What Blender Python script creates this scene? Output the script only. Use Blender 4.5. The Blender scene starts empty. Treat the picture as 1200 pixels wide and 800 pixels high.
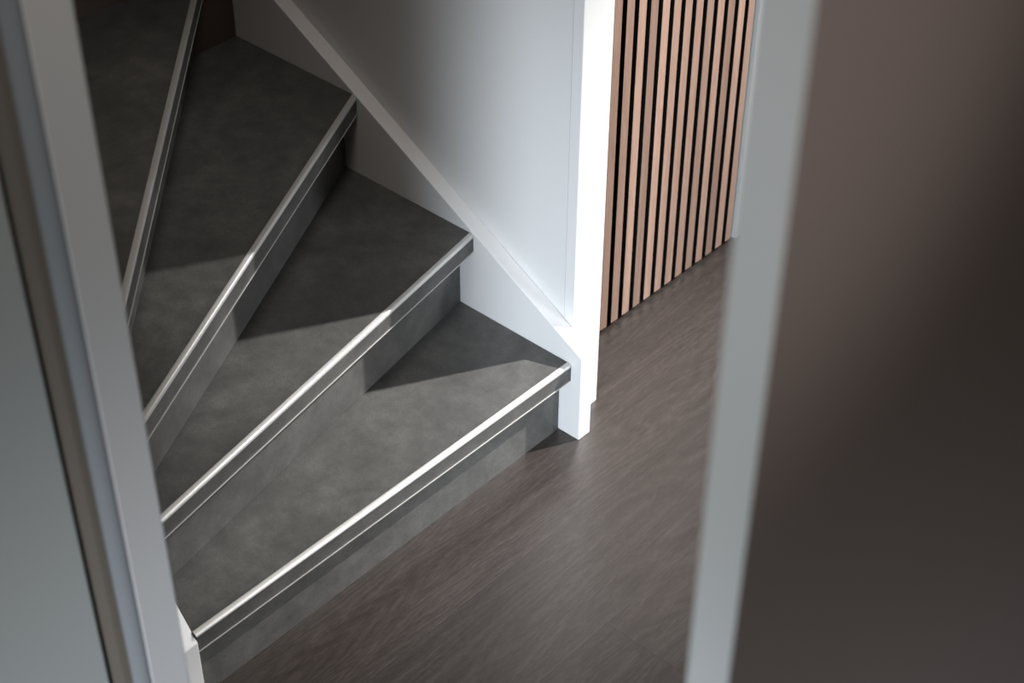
import bpy, bmesh, math, random
from mathutils import Vector, Matrix
random.seed(7)
S = bpy.context.scene
COL = S.collection

# ------------------------------------------------------------------ camera
CAM_LOC = Vector((-2.04504516, -1.67545586, 2.37202626))
YAW, PIT, ROL = 0.731909158, 0.677334846, 0.00670142050
F_PX = 2002.84085
fwd = Vector((math.cos(YAW)*math.cos(PIT), math.sin(YAW)*math.cos(PIT), -math.sin(PIT)))
r0 = Vector((math.sin(YAW), -math.cos(YAW), 0)); u0 = r0.cross(fwd)
rt = r0*math.cos(ROL) + u0*math.sin(ROL); up = -r0*math.sin(ROL) + u0*math.cos(ROL)
cd = bpy.data.cameras.new('camera'); cam = bpy.data.objects.new('camera', cd); COL.objects.link(cam)
M = Matrix(((rt.x, up.x, -fwd.x), (rt.y, up.y, -fwd.y), (rt.z, up.z, -fwd.z))).to_4x4()
M.translation = CAM_LOC; cam.matrix_world = M
cd.sensor_width = 36; cd.lens = F_PX/1200*36; cd.clip_start = 0.02
cd.dof.use_dof = True; cd.dof.focus_distance = 3.15; cd.dof.aperture_fstop = cd.lens/11.5
S.camera = cam

# ------------------------------------------------------------------ world, lights, exposure
w = bpy.data.worlds.new('world'); S.world = w; w.use_nodes = True
bg = w.node_tree.nodes['Background']; bg.inputs[0].default_value = (1.0, 0.68, 0.48, 1); bg.inputs[1].default_value = 0.045
def lamp(name, kind, loc, target, energy, color, **kw):
    d = bpy.data.lights.new(name, kind); o = bpy.data.objects.new(name, d); COL.objects.link(o)
    d.energy = energy; d.color = color
    for k, v in kw.items(): setattr(d, k, v)
    o.location = loc
    o.rotation_euler = (Vector(target)-Vector(loc)).to_track_quat('-Z', 'Y').to_euler()
    return o
SPOT_AT = Vector((0.0385, 0.030, 0.26)) + Vector((0.880, -0.490, 1.13))*2.2
lamp('hall_spot', 'SPOT', SPOT_AT, (0.12, 0.10, 0.2), 1080, (1.0, 0.975, 0.94),
     spot_size=math.radians(34), spot_blend=1.0, shadow_soft_size=0.03)
lamp('cool_fill_spot', 'SPOT', (-4.5, -2.6, 1.9), (0.0, -0.18, 0.05), 1220, (0.81, 0.90, 1.0),  # unseen fill for the stringer, cone kept off the near frames
     spot_size=math.radians(29), spot_blend=1.0, shadow_soft_size=0.35)
lamp('riser_fill_spot', 'SPOT', (1.0, -3.2, 1.0), (-0.38, -0.15, -0.1), 370, (0.95, 0.97, 1.0),  # unseen fill added from the front to lift the risers
     spot_size=math.radians(33), spot_blend=1.0, shadow_soft_size=0.45)
lamp('tread_fill_spot', 'SPOT', (-0.62, -0.10, 2.55), (-0.50, 0.42, 0.5), 42, (1.0, 0.92, 0.84),  # invented overhead fill, lifts the shaded treads
     spot_size=math.radians(52), spot_blend=1.0, shadow_soft_size=0.25)
lamp('frame_fill_spot', 'SPOT', (-3.35, -1.95, 2.6), (-1.38, -0.95, 1.62), 125, (0.92, 0.98, 1.0),  # unseen fill added for the near frame and door edge
     spot_size=math.radians(38), spot_blend=1.0, shadow_soft_size=0.2)
lamp('door_fill_spot', 'SPOT', (-1.75, -2.5, 2.1), (-1.40, -1.29, 1.97), 27, (1.0, 0.95, 0.92),  # unseen fill added to brighten the taupe door face
     spot_size=math.radians(30), spot_blend=1.0, shadow_soft_size=0.08)
S.view_settings.view_transform = 'Standard'; S.view_settings.look = 'None'
S.view_settings.exposure = 0.0; S.view_settings.gamma = 1.0
try: S.view_settings.use_curve_mapping = False
except Exception: pass

# ------------------------------------------------------------------ helpers
def srgb(r, g, b):
    f = lambda c: (c/255/12.92) if c/255 <= 0.04045 else ((c/255+0.055)/1.055)**2.4
    return (f(r), f(g), f(b), 1)
def mat(name, col, rough=0.5, metal=0.0, spec=0.5):
    m = bpy.data.materials.new(name); m.use_nodes = True
    b = m.node_tree.nodes['Principled BSDF']
    b.inputs['Base Color'].default_value = col; b.inputs['Roughness'].default_value = rough
    b.inputs['Metallic'].default_value = metal; b.inputs['Specular IOR Level'].default_value = spec
    return m, m.node_tree, b
def N(nt, t, **kw):
    n = nt.nodes.new(t)
    for k, v in kw.items():
        if k.startswith('i_'): n.inputs[k[2:].replace('_', ' ')].default_value = v
        else: setattr(n, k, v)
    return n
def ramp(nt, stops):
    n = nt.nodes.new('ShaderNodeValToRGB'); e = n.color_ramp.elements
    while len(e) < len(stops): e.new(0.5)
    for i, (p, c) in enumerate(stops): e[i].position = p; e[i].color = c
    return n
def paint(name, col, rough, spec=0.5, bump=0.04):
    m, nt, b = mat(name, col, rough, spec=spec)
    tc = N(nt, 'ShaderNodeTexCoord'); n = N(nt, 'ShaderNodeTexNoise', i_Scale=90.0, i_Detail=3.0)
    nt.links.new(tc.outputs['Object'], n.inputs['Vector'])
    bp = N(nt, 'ShaderNodeBump', i_Strength=bump, i_Distance=0.001)
    nt.links.new(n.outputs['Fac'], bp.inputs['Height']); nt.links.new(bp.outputs['Normal'], b.inputs['Normal'])
    n2 = N(nt, 'ShaderNodeTexNoise', i_Scale=2.3, i_Detail=2.0); nt.links.new(tc.outputs['Object'], n2.inputs['Vector'])
    r = ramp(nt, [(0.3, [c*0.965 for c in col[:3]]+[1]), (0.7, col)]); nt.links.new(n2.outputs['Fac'], r.inputs['Fac'])
    nt.links.new(r.outputs['Color'], b.inputs['Base Color'])
    return m
WHITE = paint('white_satin_paint', (0.80, 0.80, 0.80, 1), 0.35)
WALLW = paint('white_wall_paint', (0.76, 0.76, 0.755, 1), 0.6)
FRAME = paint('light_grey_frame_paint', (0.50, 0.51, 0.51, 1), 0.45)
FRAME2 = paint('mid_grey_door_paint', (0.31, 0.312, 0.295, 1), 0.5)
FRAME3 = paint('light_grey_upright_paint', (0.45, 0.43, 0.415, 1), 0.5)
BEADM = paint('blue_grey_bead_paint', (0.16, 0.165, 0.17, 1), 0.35)
BROWN = paint('dark_brown_wall_paint', (0.085, 0.058, 0.048, 1), 0.6)  # brown is a guess, set so the stairwell end reads dark
BEAD_SHADE = mat('dark_brown_bead_shade', (0.085, 0.070, 0.055, 1), 0.6)[0]  # dark brown stands in for shade beside the bead
TAUPE = paint('taupe_door_paint', srgb(124, 112, 107), 0.55)
BLACK = mat('black_felt', (0.004, 0.004, 0.004, 1), 0.95, spec=0.05)[0]

def concrete():
    m, nt, b = mat('grey_concrete_laminate', (0.1, 0.1, 0.1, 1), 0.5, spec=0.35)
    tc = N(nt, 'ShaderNodeTexCoord')
    a = N(nt, 'ShaderNodeTexNoise', i_Scale=4.5, i_Detail=7.0, i_Roughness=0.66, i_Distortion=0.6)
    c = N(nt, 'ShaderNodeTexNoise', i_Scale=26.0, i_Detail=6.0, i_Roughness=0.7)
    d = N(nt, 'ShaderNodeTexNoise', i_Scale=420.0, i_Detail=2.0)
    for n in (a, c, d): nt.links.new(tc.outputs['Object'], n.inputs['Vector'])
    m1 = N(nt, 'ShaderNodeMix', data_type='FLOAT'); m1.inputs[0].default_value = 0.42
    nt.links.new(a.outputs['Fac'], m1.inputs[2]); nt.links.new(c.outputs['Fac'], m1.inputs[3])
    m2 = N(nt, 'ShaderNodeMix', data_type='FLOAT'); m2.inputs[0].default_value = 0.24
    nt.links.new(m1.outputs[0], m2.inputs[2]); nt.links.new(d.outputs['Fac'], m2.inputs[3])
    r = ramp(nt, [(0.36, (0.054, 0.053, 0.0515, 1)), (0.5, (0.082, 0.081, 0.0785, 1)), (0.64, (0.129, 0.127, 0.122, 1))])
    nt.links.new(m2.outputs[0], r.inputs['Fac']); nt.links.new(r.outputs['Color'], b.inputs['Base Color'])
    bp = N(nt, 'ShaderNodeBump', i_Strength=0.12, i_Distance=0.001)
    nt.links.new(m2.outputs[0], bp.inputs['Height']); nt.links.new(bp.outputs['Normal'], b.inputs['Normal'])
    return m
STONE = concrete()

def alu():
    m, nt, b = mat('brushed_aluminium', (0.64, 0.635, 0.62, 1), 0.5, metal=0.62)
    tc = N(nt, 'ShaderNodeTexCoord'); n = N(nt, 'ShaderNodeTexNoise', i_Scale=300.0, i_Detail=2.0)
    nt.links.new(tc.outputs['Object'], n.inputs['Vector'])
    r = ramp(nt, [(0.3, (0.44, 0.44, 0.44, 1)), (0.7, (0.56, 0.56, 0.56, 1))])
    nt.links.new(n.outputs['Fac'], r.inputs['Fac']); nt.links.new(r.outputs['Color'], b.inputs['Roughness'])
    return m
ALU = alu()

def wood(name, stops, stretch, scale, rough, bump, tone_lo, tone_hi, offs=60.0, spec=0.5, cath=0.0, fine=0.42):
    """grain along object X (floor) or Z (slats) by the stretch vector; tone differs per object"""
    m, nt, b = mat(name, (0.1, 0.08, 0.07, 1), rough, spec=spec)
    tc = N(nt, 'ShaderNodeTexCoord'); oi = N(nt, 'ShaderNodeObjectInfo')
    mul = N(nt, 'ShaderNodeMath', operation='MULTIPLY'); mul.inputs[1].default_value = offs
    nt.links.new(oi.outputs['Random'], mul.inputs[0])
    add = N(nt, 'ShaderNodeVectorMath', operation='ADD'); nt.links.new(tc.outputs['Object'], add.inputs[0]); nt.links.new(mul.outputs[0], add.inputs[1])
    mp = N(nt, 'ShaderNodeMapping'); mp.inputs['Scale'].default_value = stretch; nt.links.new(add.outputs[0], mp.inputs['Vector'])
    a = N(nt, 'ShaderNodeTexNoise', i_Scale=scale, i_Detail=6.0, i_Roughness=0.65, i_Distortion=1.1)
    f = N(nt, 'ShaderNodeTexNoise', i_Scale=scale*7, i_Detail=3.0, i_Roughness=0.6, i_Distortion=0.5)
    for n in (a, f): nt.links.new(mp.outputs[0], n.inputs['Vector'])
    mx = N(nt, 'ShaderNodeMix', data_type='FLOAT'); mx.inputs[0].default_value = fine
    nt.links.new(a.outputs['Fac'], mx.inputs[2]); nt.links.new(f.outputs['Fac'], mx.inputs[3])
    last = mx.outputs[0]
    if cath:
        wv = N(nt, 'ShaderNodeTexWave', i_Scale=cath, i_Distortion=6.0, i_Detail=3.0, wave_type='BANDS', bands_direction='Y')
        wv.inputs['Detail Scale'].default_value = 0.6
        nt.links.new(mp.outputs[0], wv.inputs['Vector'])
        m3 = N(nt, 'ShaderNodeMix', data_type='FLOAT'); m3.inputs[0].default_value = 0.05
        nt.links.new(last, m3.inputs[2]); nt.links.new(wv.outputs['Fac'], m3.inputs[3]); last = m3.outputs[0]
    if cath:      # contour lines of a stretched noise give cathedral grain
        m4 = N(nt, 'ShaderNodeMapping'); m4.inputs['Scale'].default_value = (0.9, 6.0, 6.0); nt.links.new(add.outputs[0], m4.inputs['Vector'])
        g = N(nt, 'ShaderNodeTexNoise', i_Scale=1.6, i_Detail=1.5, i_Roughness=0.5, i_Distortion=0.4); nt.links.new(m4.outputs[0], g.inputs['Vector'])
        k1 = N(nt, 'ShaderNodeMath', operation='MULTIPLY'); k1.inputs[1].default_value = 46.0; nt.links.new(g.outputs['Fac'], k1.inputs[0])
        k2 = N(nt, 'ShaderNodeMath', operation='PINGPONG'); k2.inputs[1].default_value = 1.0; nt.links.new(k1.outputs[0], k2.inputs[0])
        m5 = N(nt, 'ShaderNodeMix', data_type='FLOAT'); m5.inputs[0].default_value = 0.10
        nt.links.new(last, m5.inputs[2]); nt.links.new(k2.outputs[0], m5.inputs[3]); last = m5.outputs[0]
    r = ramp(nt, stops); nt.links.new(last, r.inputs['Fac'])
    mr = N(nt, 'ShaderNodeMapRange'); mr.inputs['To Min'].default_value = tone_lo; mr.inputs['To Max'].default_value = tone_hi
    nt.links.new(oi.outputs['Random'], mr.inputs['Value'])
    sc = N(nt, 'ShaderNodeVectorMath', operation='SCALE'); nt.links.new(r.outputs['Color'], sc.inputs[0]); nt.links.new(mr.outputs[0], sc.inputs['Scale'])
    nt.links.new(sc.outputs[0], b.inputs['Base Color'])
    bp = N(nt, 'ShaderNodeBump', i_Strength=bump, i_Distance=0.0006)
    nt.links.new(last, bp.inputs['Height']); nt.links.new(bp.outputs['Normal'], b.inputs['Normal'])
    return m
FLOORW = wood('dark_taupe_oak', [(0.34, (0.0205, 0.0150, 0.0130, 1)), (0.5, (0.033, 0.0262, 0.0235, 1)), (0.66, (0.053, 0.042, 0.0375, 1))],
              (2.6, 20.0, 20.0), 3.0, 0.36, 0.5, 0.90, 1.12, spec=0.6, cath=0.35, fine=0.62)
SLATW = wood('walnut_veneer', [(0.3, (0.33, 0.20, 0.15, 1)), (0.5, (0.45, 0.29, 0.225, 1)), (0.7, (0.58, 0.41, 0.33, 1))],
             (22.0, 22.0, 1.0), 5.0, 0.5, 0.15, 0.52, 0.82)

def link(name, bm, m, parent=None, bevel=0.0, seg=2, loc=None):
    bmesh.ops.recalc_face_normals(bm, faces=bm.faces)
    me = bpy.data.meshes.new(name); bm.to_mesh(me); bm.free()
    ms = m if isinstance(m, (list, tuple)) else [m]
    for x in ms: me.materials.append(x)
    o = bpy.data.objects.new(name, me); COL.objects.link(o)
    if parent: o.parent = parent
    if loc: o.location = loc
    if bevel:
        b = o.modifiers.new('bevel', 'BEVEL'); b.width = bevel; b.segments = seg; b.limit_method = 'ANGLE'; b.angle_limit = math.radians(25)
        b.harden_normals = False
    return o
def box_bm(x0, x1, y0, y1, z0, z1, bm=None):
    bm = bm or bmesh.new()
    v = [bm.verts.new((x, y, z)) for x in (x0, x1) for y in (y0, y1) for z in (z0, z1)]
    for f in ((0, 1, 3, 2), (4, 6, 7, 5), (0, 4, 5, 1), (2, 3, 7, 6), (0, 2, 6, 4), (1, 5, 7, 3)): bm.faces.new([v[i] for i in f])
    return bm
def prism_bm(pts, z0, z1, bm=None):
    """polygon in xy extruded along z"""
    bm = bm or bmesh.new()
    a = [bm.verts.new((x, y, z0)) for x, y in pts]; b = [bm.verts.new((x, y, z1)) for x, y in pts]
    bm.faces.new(a[::-1]); bm.faces.new(b)
    n = len(pts)
    for i in range(n): bm.faces.new((a[i], a[(i+1) % n], b[(i+1) % n], b[i]))
    return bm
def extrude_bm(sec, p0, p1, ins, bm=None, cut0=None, cut1=None):
    """section (d,z): d measured along unit vector ins from the line p0-p1; ends slide to stay on the line's end planes"""
    bm = bm or bmesh.new()
    t = (Vector(p1)-Vector(p0)).normalized()
    rings = []
    for p, cut in ((Vector(p0), cut0), (Vector(p1), cut1)):
        ring = []
        for d, z in sec:
            q = p + Vector(ins)*d
            if cut:                       # cut = (axis, value): slide along t until on plane
                ax, val = cut; q = q + t*((val-q[ax])/t[ax])
            ring.append(bm.verts.new((q.x, q.y, p.z+z)))
        rings.append(ring)
    a, b = rings; n = len(sec)
    bm.faces.new(a[::-1]); bm.faces.new(b)
    for i in range(n): bm.faces.new((a[i], a[(i+1) % n], b[(i+1) % n], b[i]))
    return bm
def structure(o, label, cat='wall'):
    o['kind'] = 'structure'; o['label'] = label; o['category'] = cat; return o

# ------------------------------------------------------------------ floor of long planks
fl = link('floor', box_bm(-3.6, 1.9, -2.9, 1.3, -0.05, -0.010), BLACK)
structure(fl, 'dark taupe oak plank floor running past the bottom stair', 'floor')
PW, LP = 0.225, 1.8
y = -0.385 - PW*10
row = 0
while y < 1.2:
    off = {9: -0.345, 10: 0.95, 11: 0.62, 8: 0.5}.get(row, (row*0.61) % LP - LP)
    cur = -3.6; nxt = off
    while nxt <= cur + 0.05: nxt += LP
    while nxt - cur > LP: nxt -= LP
    while cur < 1.9:
        e = min(nxt, 1.9)
        link('plank', box_bm(cur+0.00005, e-0.00005, y+0.00005, y+PW-0.00005, -0.010, 0.0), FLOORW, fl, bevel=0.00015, seg=1)
        cur = nxt; nxt += LP
    y += PW; row += 1

# ------------------------------------------------------------------ walls and trims
WH = 2.6
YB = 0.967; XLW = -1.0585
o = link('wall_right', box_bm(0.0366, 0.113, 0.055, YB, 0.0, WH), WALLW)
structure(o, 'smooth white partition wall rising above the diagonal white stringer')
o = link('trim_1', box_bm(0.0364, 0.1225, 0.030, 0.0545, 0.0, WH), WHITE, bevel=0.0012)
structure(o, 'bright white vertical end board of the partition beside the wooden slats', 'trim')
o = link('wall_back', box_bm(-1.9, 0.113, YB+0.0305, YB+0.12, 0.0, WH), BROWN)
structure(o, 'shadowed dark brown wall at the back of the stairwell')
o = link('wall_slatted', box_bm(0.1135, 1.9, 0.190, 0.29, 0.0, WH), WALLW)
structure(o, 'plain white wall carrying the wooden slat panel')
o = link('trim_2', box_bm(0.802, 0.90, 0.165, 0.1895, 0.0, WH), FRAME, bevel=0.0015)
structure(o, 'pale grey vertical trim board ending the wooden slats', 'trim')

o = link('wall_inner', box_bm(-2.6, XLW, 0.0895, 0.170, 0.0, WH), WALLW)
structure(o, 'white wall on the inner side of the turning stairs')
o = link('ceiling', box_bm(-2.6, 0.113, 0.10, YB+0.12, WH, WH+0.1), WALLW)  # out of view, put in to block ambient light from above
structure(o, 'unseen white ceiling over the stairwell, added to hold back ambient light', 'ceiling')

# ------------------------------------------------------------------ slat panel
sp = bpy.data.objects.new('slat_panel', None); COL.objects.link(sp); sp.location = (0.54, 0.19, 0.0)
sp['label'] = 'walnut slat wall panel with black gaps, standing on the floor behind white end board'; sp['category'] = 'wall panel'
link('felt_backing', box_bm(-0.4165, 0.2615, -0.011, -0.0005, 0.0, 2.5), BLACK, sp)
PITCH, SWD = 0.0387, 0.0238
proto = None
for i in range(17):
    x1 = 0.7865 - PITCH*(16-i)
    if x1 - SWD < 0.1235: continue
    bm = box_bm(-SWD/2, SWD/2, -0.022, -0.0112, 0.010, 2.5)
    if proto is None:
        s = link('slat', bm, [SLATW, BLACK], sp); proto = s
        for p in s.data.polygons: p.material_index = 0 if (p.normal.y < -0.9) else 1
        s.data.update()
    else:
        bm.free(); s = bpy.data.objects.new('slat', proto.data); COL.objects.link(s); s.parent = sp
    s.location = (x1-SWD/2-0.54, 0.0, 0.0)

# ------------------------------------------------------------------ staircase
H = 0.19
st = bpy.data.objects.new('winder_staircase', None); COL.objects.link(st)
st['label'] = 'grey concrete-look winder staircase with metal nosings between white stringers'; st['category'] = 'staircase'
XL = -0.967
noses = [((0, 0.0), (XL, 0.0), 0.030), ((0, 0.267), (XL, 0.083), 0.039), ((0, 0.5935), (XL, 0.094), 0.041),
         ((-0.0635, YB), (XL, 0.0915), 0.038), ((-0.575, YB), (-0.955, 0.105), 0.038)]
TH = 0.043
def inward(a, b):
    t = (Vector((b[0], b[1], 0))-Vector((a[0], a[1], 0))).normalized()
    return Vector((t.y, -t.x, 0)) if True else None
def on_line(a, b, ins, d, ax, val):
    t = Vector((b[0]-a[0], b[1]-a[1], 0)).normalized(); q = Vector((a[0], a[1], 0))+ins*d
    q = q + t*((val-q[ax])/t[ax]); return (q.x, q.y)
CUT0 = [(0, 0.0), (0, 0.0), (0, 0.0), (1, YB), (1, YB)]
CUT1 = [(0, XL)]*4 + [(0, -0.955)]
ins_l = []
for a, b, ov in noses:
    v = inward(a, b)
    # inward = towards the rear of the stair (away from the nose)
    if v.y < 0 and abs(v.y) > 0.2: v = -v
    if v.x > 0.2: v = -v
    ins_l.append(v)
for k in range(5):
    a, b, ov = noses[k]; ins = ins_l[k]; z = H*(k+1)
    c0, c1 = CUT0[k], CUT1[k]
    # riser
    zb = -H + (0.0 if k == 0 else 0.0014)
    sec = [(ov, zb), (ov+0.012, zb), (ov+0.012, -TH-0.0003), (ov, -TH-0.0003)]
    c0r = (0, -0.002) if c0[0] == 0 else c0
    link('riser', extrude_bm(sec, (a[0], a[1], z), (b[0], b[1], z), ins, cut0=c0r, cut1=c1), STONE, st)
    # tread slab
    f0 = on_line(a, b, ins, 0.0112, *c0); f1 = on_line(a, b, ins, 0.0112, *c1)
    if k < 4:
        a2, b2, ov2 = noses[k+1]; i2 = ins_l[k+1]
        g0 = on_line(a2, b2, i2, ov2+0.012, *CUT0[k+1]); g1 = on_line(a2, b2, i2, ov2+0.012, *CUT1[k+1])
        pts = [f0, g0, g1, f1]
        if k == 2: pts = [f0, (0.0, YB), g0, g1, f1]
        if k == 1: pts = [f0, g0, g1, f1]
    else:
        pts = [f0, (-1.3, YB), (-1.3, 0.1715), (-1.0, 0.1715), f1]
    # drop degenerate order near the newel
    if k in (0, 1, 2, 3) and pts[-2][1] < pts[-1][1]: pts[-2] = (pts[-2][0], pts[-1][1]+0.001)
    tr = link('tread', prism_bm(pts, z-TH, z), STONE, st, bevel=0.0004, seg=1)
    # nosing profile: rounded top rail and thin bottom lip
    sec = [(0.0111, -0.010), (0.0111, 0.0006), (0.0104, 0.0013), (0.0075, 0.0012), (0.0048, 0.0006)]
    for j in range(1, 6):
        th = math.pi/2*j/6; sec.append((0.0048-0.0048*math.sin(th), 0.0006-0.0056*(1-math.cos(th))))
    sec += [(0.0, -0.0050), (0.0, -0.0065), (0.0016, -0.0065), (0.0016, -0.010)]
    bm = extrude_bm(sec, (a[0], a[1], z), (b[0], b[1], z), ins, cut0=c0, cut1=c1)
    sec = [(0.0, -TH), (0.0, -TH+0.0016), (0.0085, -TH+0.0016), (0.0085, -TH)]
    bm = extrude_bm(sec, (a[0], a[1], z), (b[0], b[1], z), ins, bm=bm, cut0=c0, cut1=c1)
    t = link('nosing_trim', bm, ALU, tr); t['label'] = 'satin aluminium nosing strip along the tread edge'
    for p in t.data.polygons: p.use_smooth = False
    sec = [(0.0016, -TH+0.0018), (0.0016, -0.0067), (0.0105, -0.0067), (0.0105, -TH+0.0018)]
    link('nosing_insert', extrude_bm(sec, (a[0], a[1], z), (b[0], b[1], z), ins, cut0=c0, cut1=c1), STONE, tr)
# wall stringer: side board with sloping top, runs down to the floor
prof = [(-0.0245, 0.0), (-0.0245, 0.2125), (0.0593, 0.2705), (0.1861, 0.3405), (0.3262, 0.4235), (0.4562, 0.4995), (0.6366, 0.600), (0.8889, 0.735), (YB+0.03, 0.793), (YB+0.03, 0.0)]
# straighten: keep the two measured slopes
prof = [(-0.0245, 0.0), (-0.0245, 0.2150), (0.8889, 0.7370), (YB+0.03, 0.799), (YB+0.03, 0.0)]
bm = bmesh.new()
A = [bm.verts.new((0.0002, y, z)) for y, z in prof]; B = [bm.verts.new((0.0362, y, z)) for y, z in prof]
bm.faces.new(A); bm.faces.new(B[::-1])
for i in range(len(prof)): j = (i+1) % len(prof); bm.faces.new((A[i], B[i], B[j], A[j]))
o = link('wall_stringer', bm, WHITE, st, bevel=0.0018, seg=3); o['label'] = 'white stringer board along the partition with a flat sloping top'
# rear stringer along the back wall
bm = bmesh.new()
prof = [(0.0, 0.0), (0.0, 0.79), (-0.25, 0.96), (-1.3, 1.75), (-1.3, 0.6)]
A = [bm.verts.new((x, YB+0.0002, z)) for x, z in prof]; B = [bm.verts.new((x, YB+0.030, z)) for x, z in prof]
bm.faces.new(A); bm.faces.new(B[::-1])
for i in range(len(prof)): j = (i+1) % len(prof); bm.faces.new((A[i], B[i], B[j], A[j]))
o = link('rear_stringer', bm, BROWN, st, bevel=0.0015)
# inner string, steep top edge down to a small block end
bm = bmesh.new()
prof = [(-0.002, 0.0), (-0.002, 0.1725), (0.0895, 0.298), (0.0895, 0.0)]
A = [bm.verts.new((XL-0.0002, y, z)) for y, z in prof]; B = [bm.verts.new((XL-0.045, y, z)) for y, z in prof]
bm.faces.new(A[::-1]); bm.faces.new(B)
for i in range(len(prof)): j = (i+1) % len(prof); bm.faces.new((A[i], A[j], B[j], B[i]))
o = link('inner_stringer', bm, WHITE, st, bevel=0.0015)
link('newel_post', box_bm(XL-0.09, XL-0.0004, 0.0897, 0.17, 0.0, 2.2), WHITE, st, bevel=0.002)

# ------------------------------------------------------------------ near door frame at the left
JX = -1.364
prof = [(JX, -0.50), (JX, -0.590), (-1.4095, -0.590), (-1.4095, -0.50)]
o = link('trim_3', prism_bm(prof, 0.0, 2.35), FRAME3, bevel=0.0012)
prof = [(-1.4097, -0.50), (-1.4097, -0.5890)]
for j in range(0, 9):
    th = math.pi/2*j/8
    prof.append((-1.4120-0.0145*math.sin(th), -0.5900+0.018*(1-math.cos(th))))
prof += [(-1.4265, -0.50)]
link('bead', prism_bm(prof, 0.0, 2.35), BEADM, o)
for p in o.data.polygons: p.use_smooth = False
structure(o, 'grey white door frame upright with rounded bead, near the camera at left', 'trim')
link('bead_shade_strip', prism_bm([(-1.4267, -0.578), (-1.434, -0.5755), (-1.4435, -0.566), (-1.4435, -0.51), (-1.4267, -0.51)], 0.0, 2.35), BEAD_SHADE, o)  # added dark strip, paints the shaded left side of the bead
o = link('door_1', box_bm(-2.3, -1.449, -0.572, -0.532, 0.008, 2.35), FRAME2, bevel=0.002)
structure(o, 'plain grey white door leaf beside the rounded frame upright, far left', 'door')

# ------------------------------------------------------------------ near open door at the right
k = 1.30
DX = CAM_LOC.x + (-1.5515-CAM_LOC.x)*k; DY = CAM_LOC.y + (-1.38-CAM_LOC.y)*k; DW = 0.0246*k
d2 = link('door_2', box_bm(DX+0.001, DX+0.83, DY, DY+DW, 0.008, 2.30), TAUPE, bevel=0.001)
structure(d2, 'taupe door leaf standing open close to the camera at right', 'door')
e = link('door_edge', box_bm(DX, DX+0.0009, DY, DY+DW, 0.008, 2.30), FRAME, d2); e['label'] = 'pale grey edge of the open door leaf'
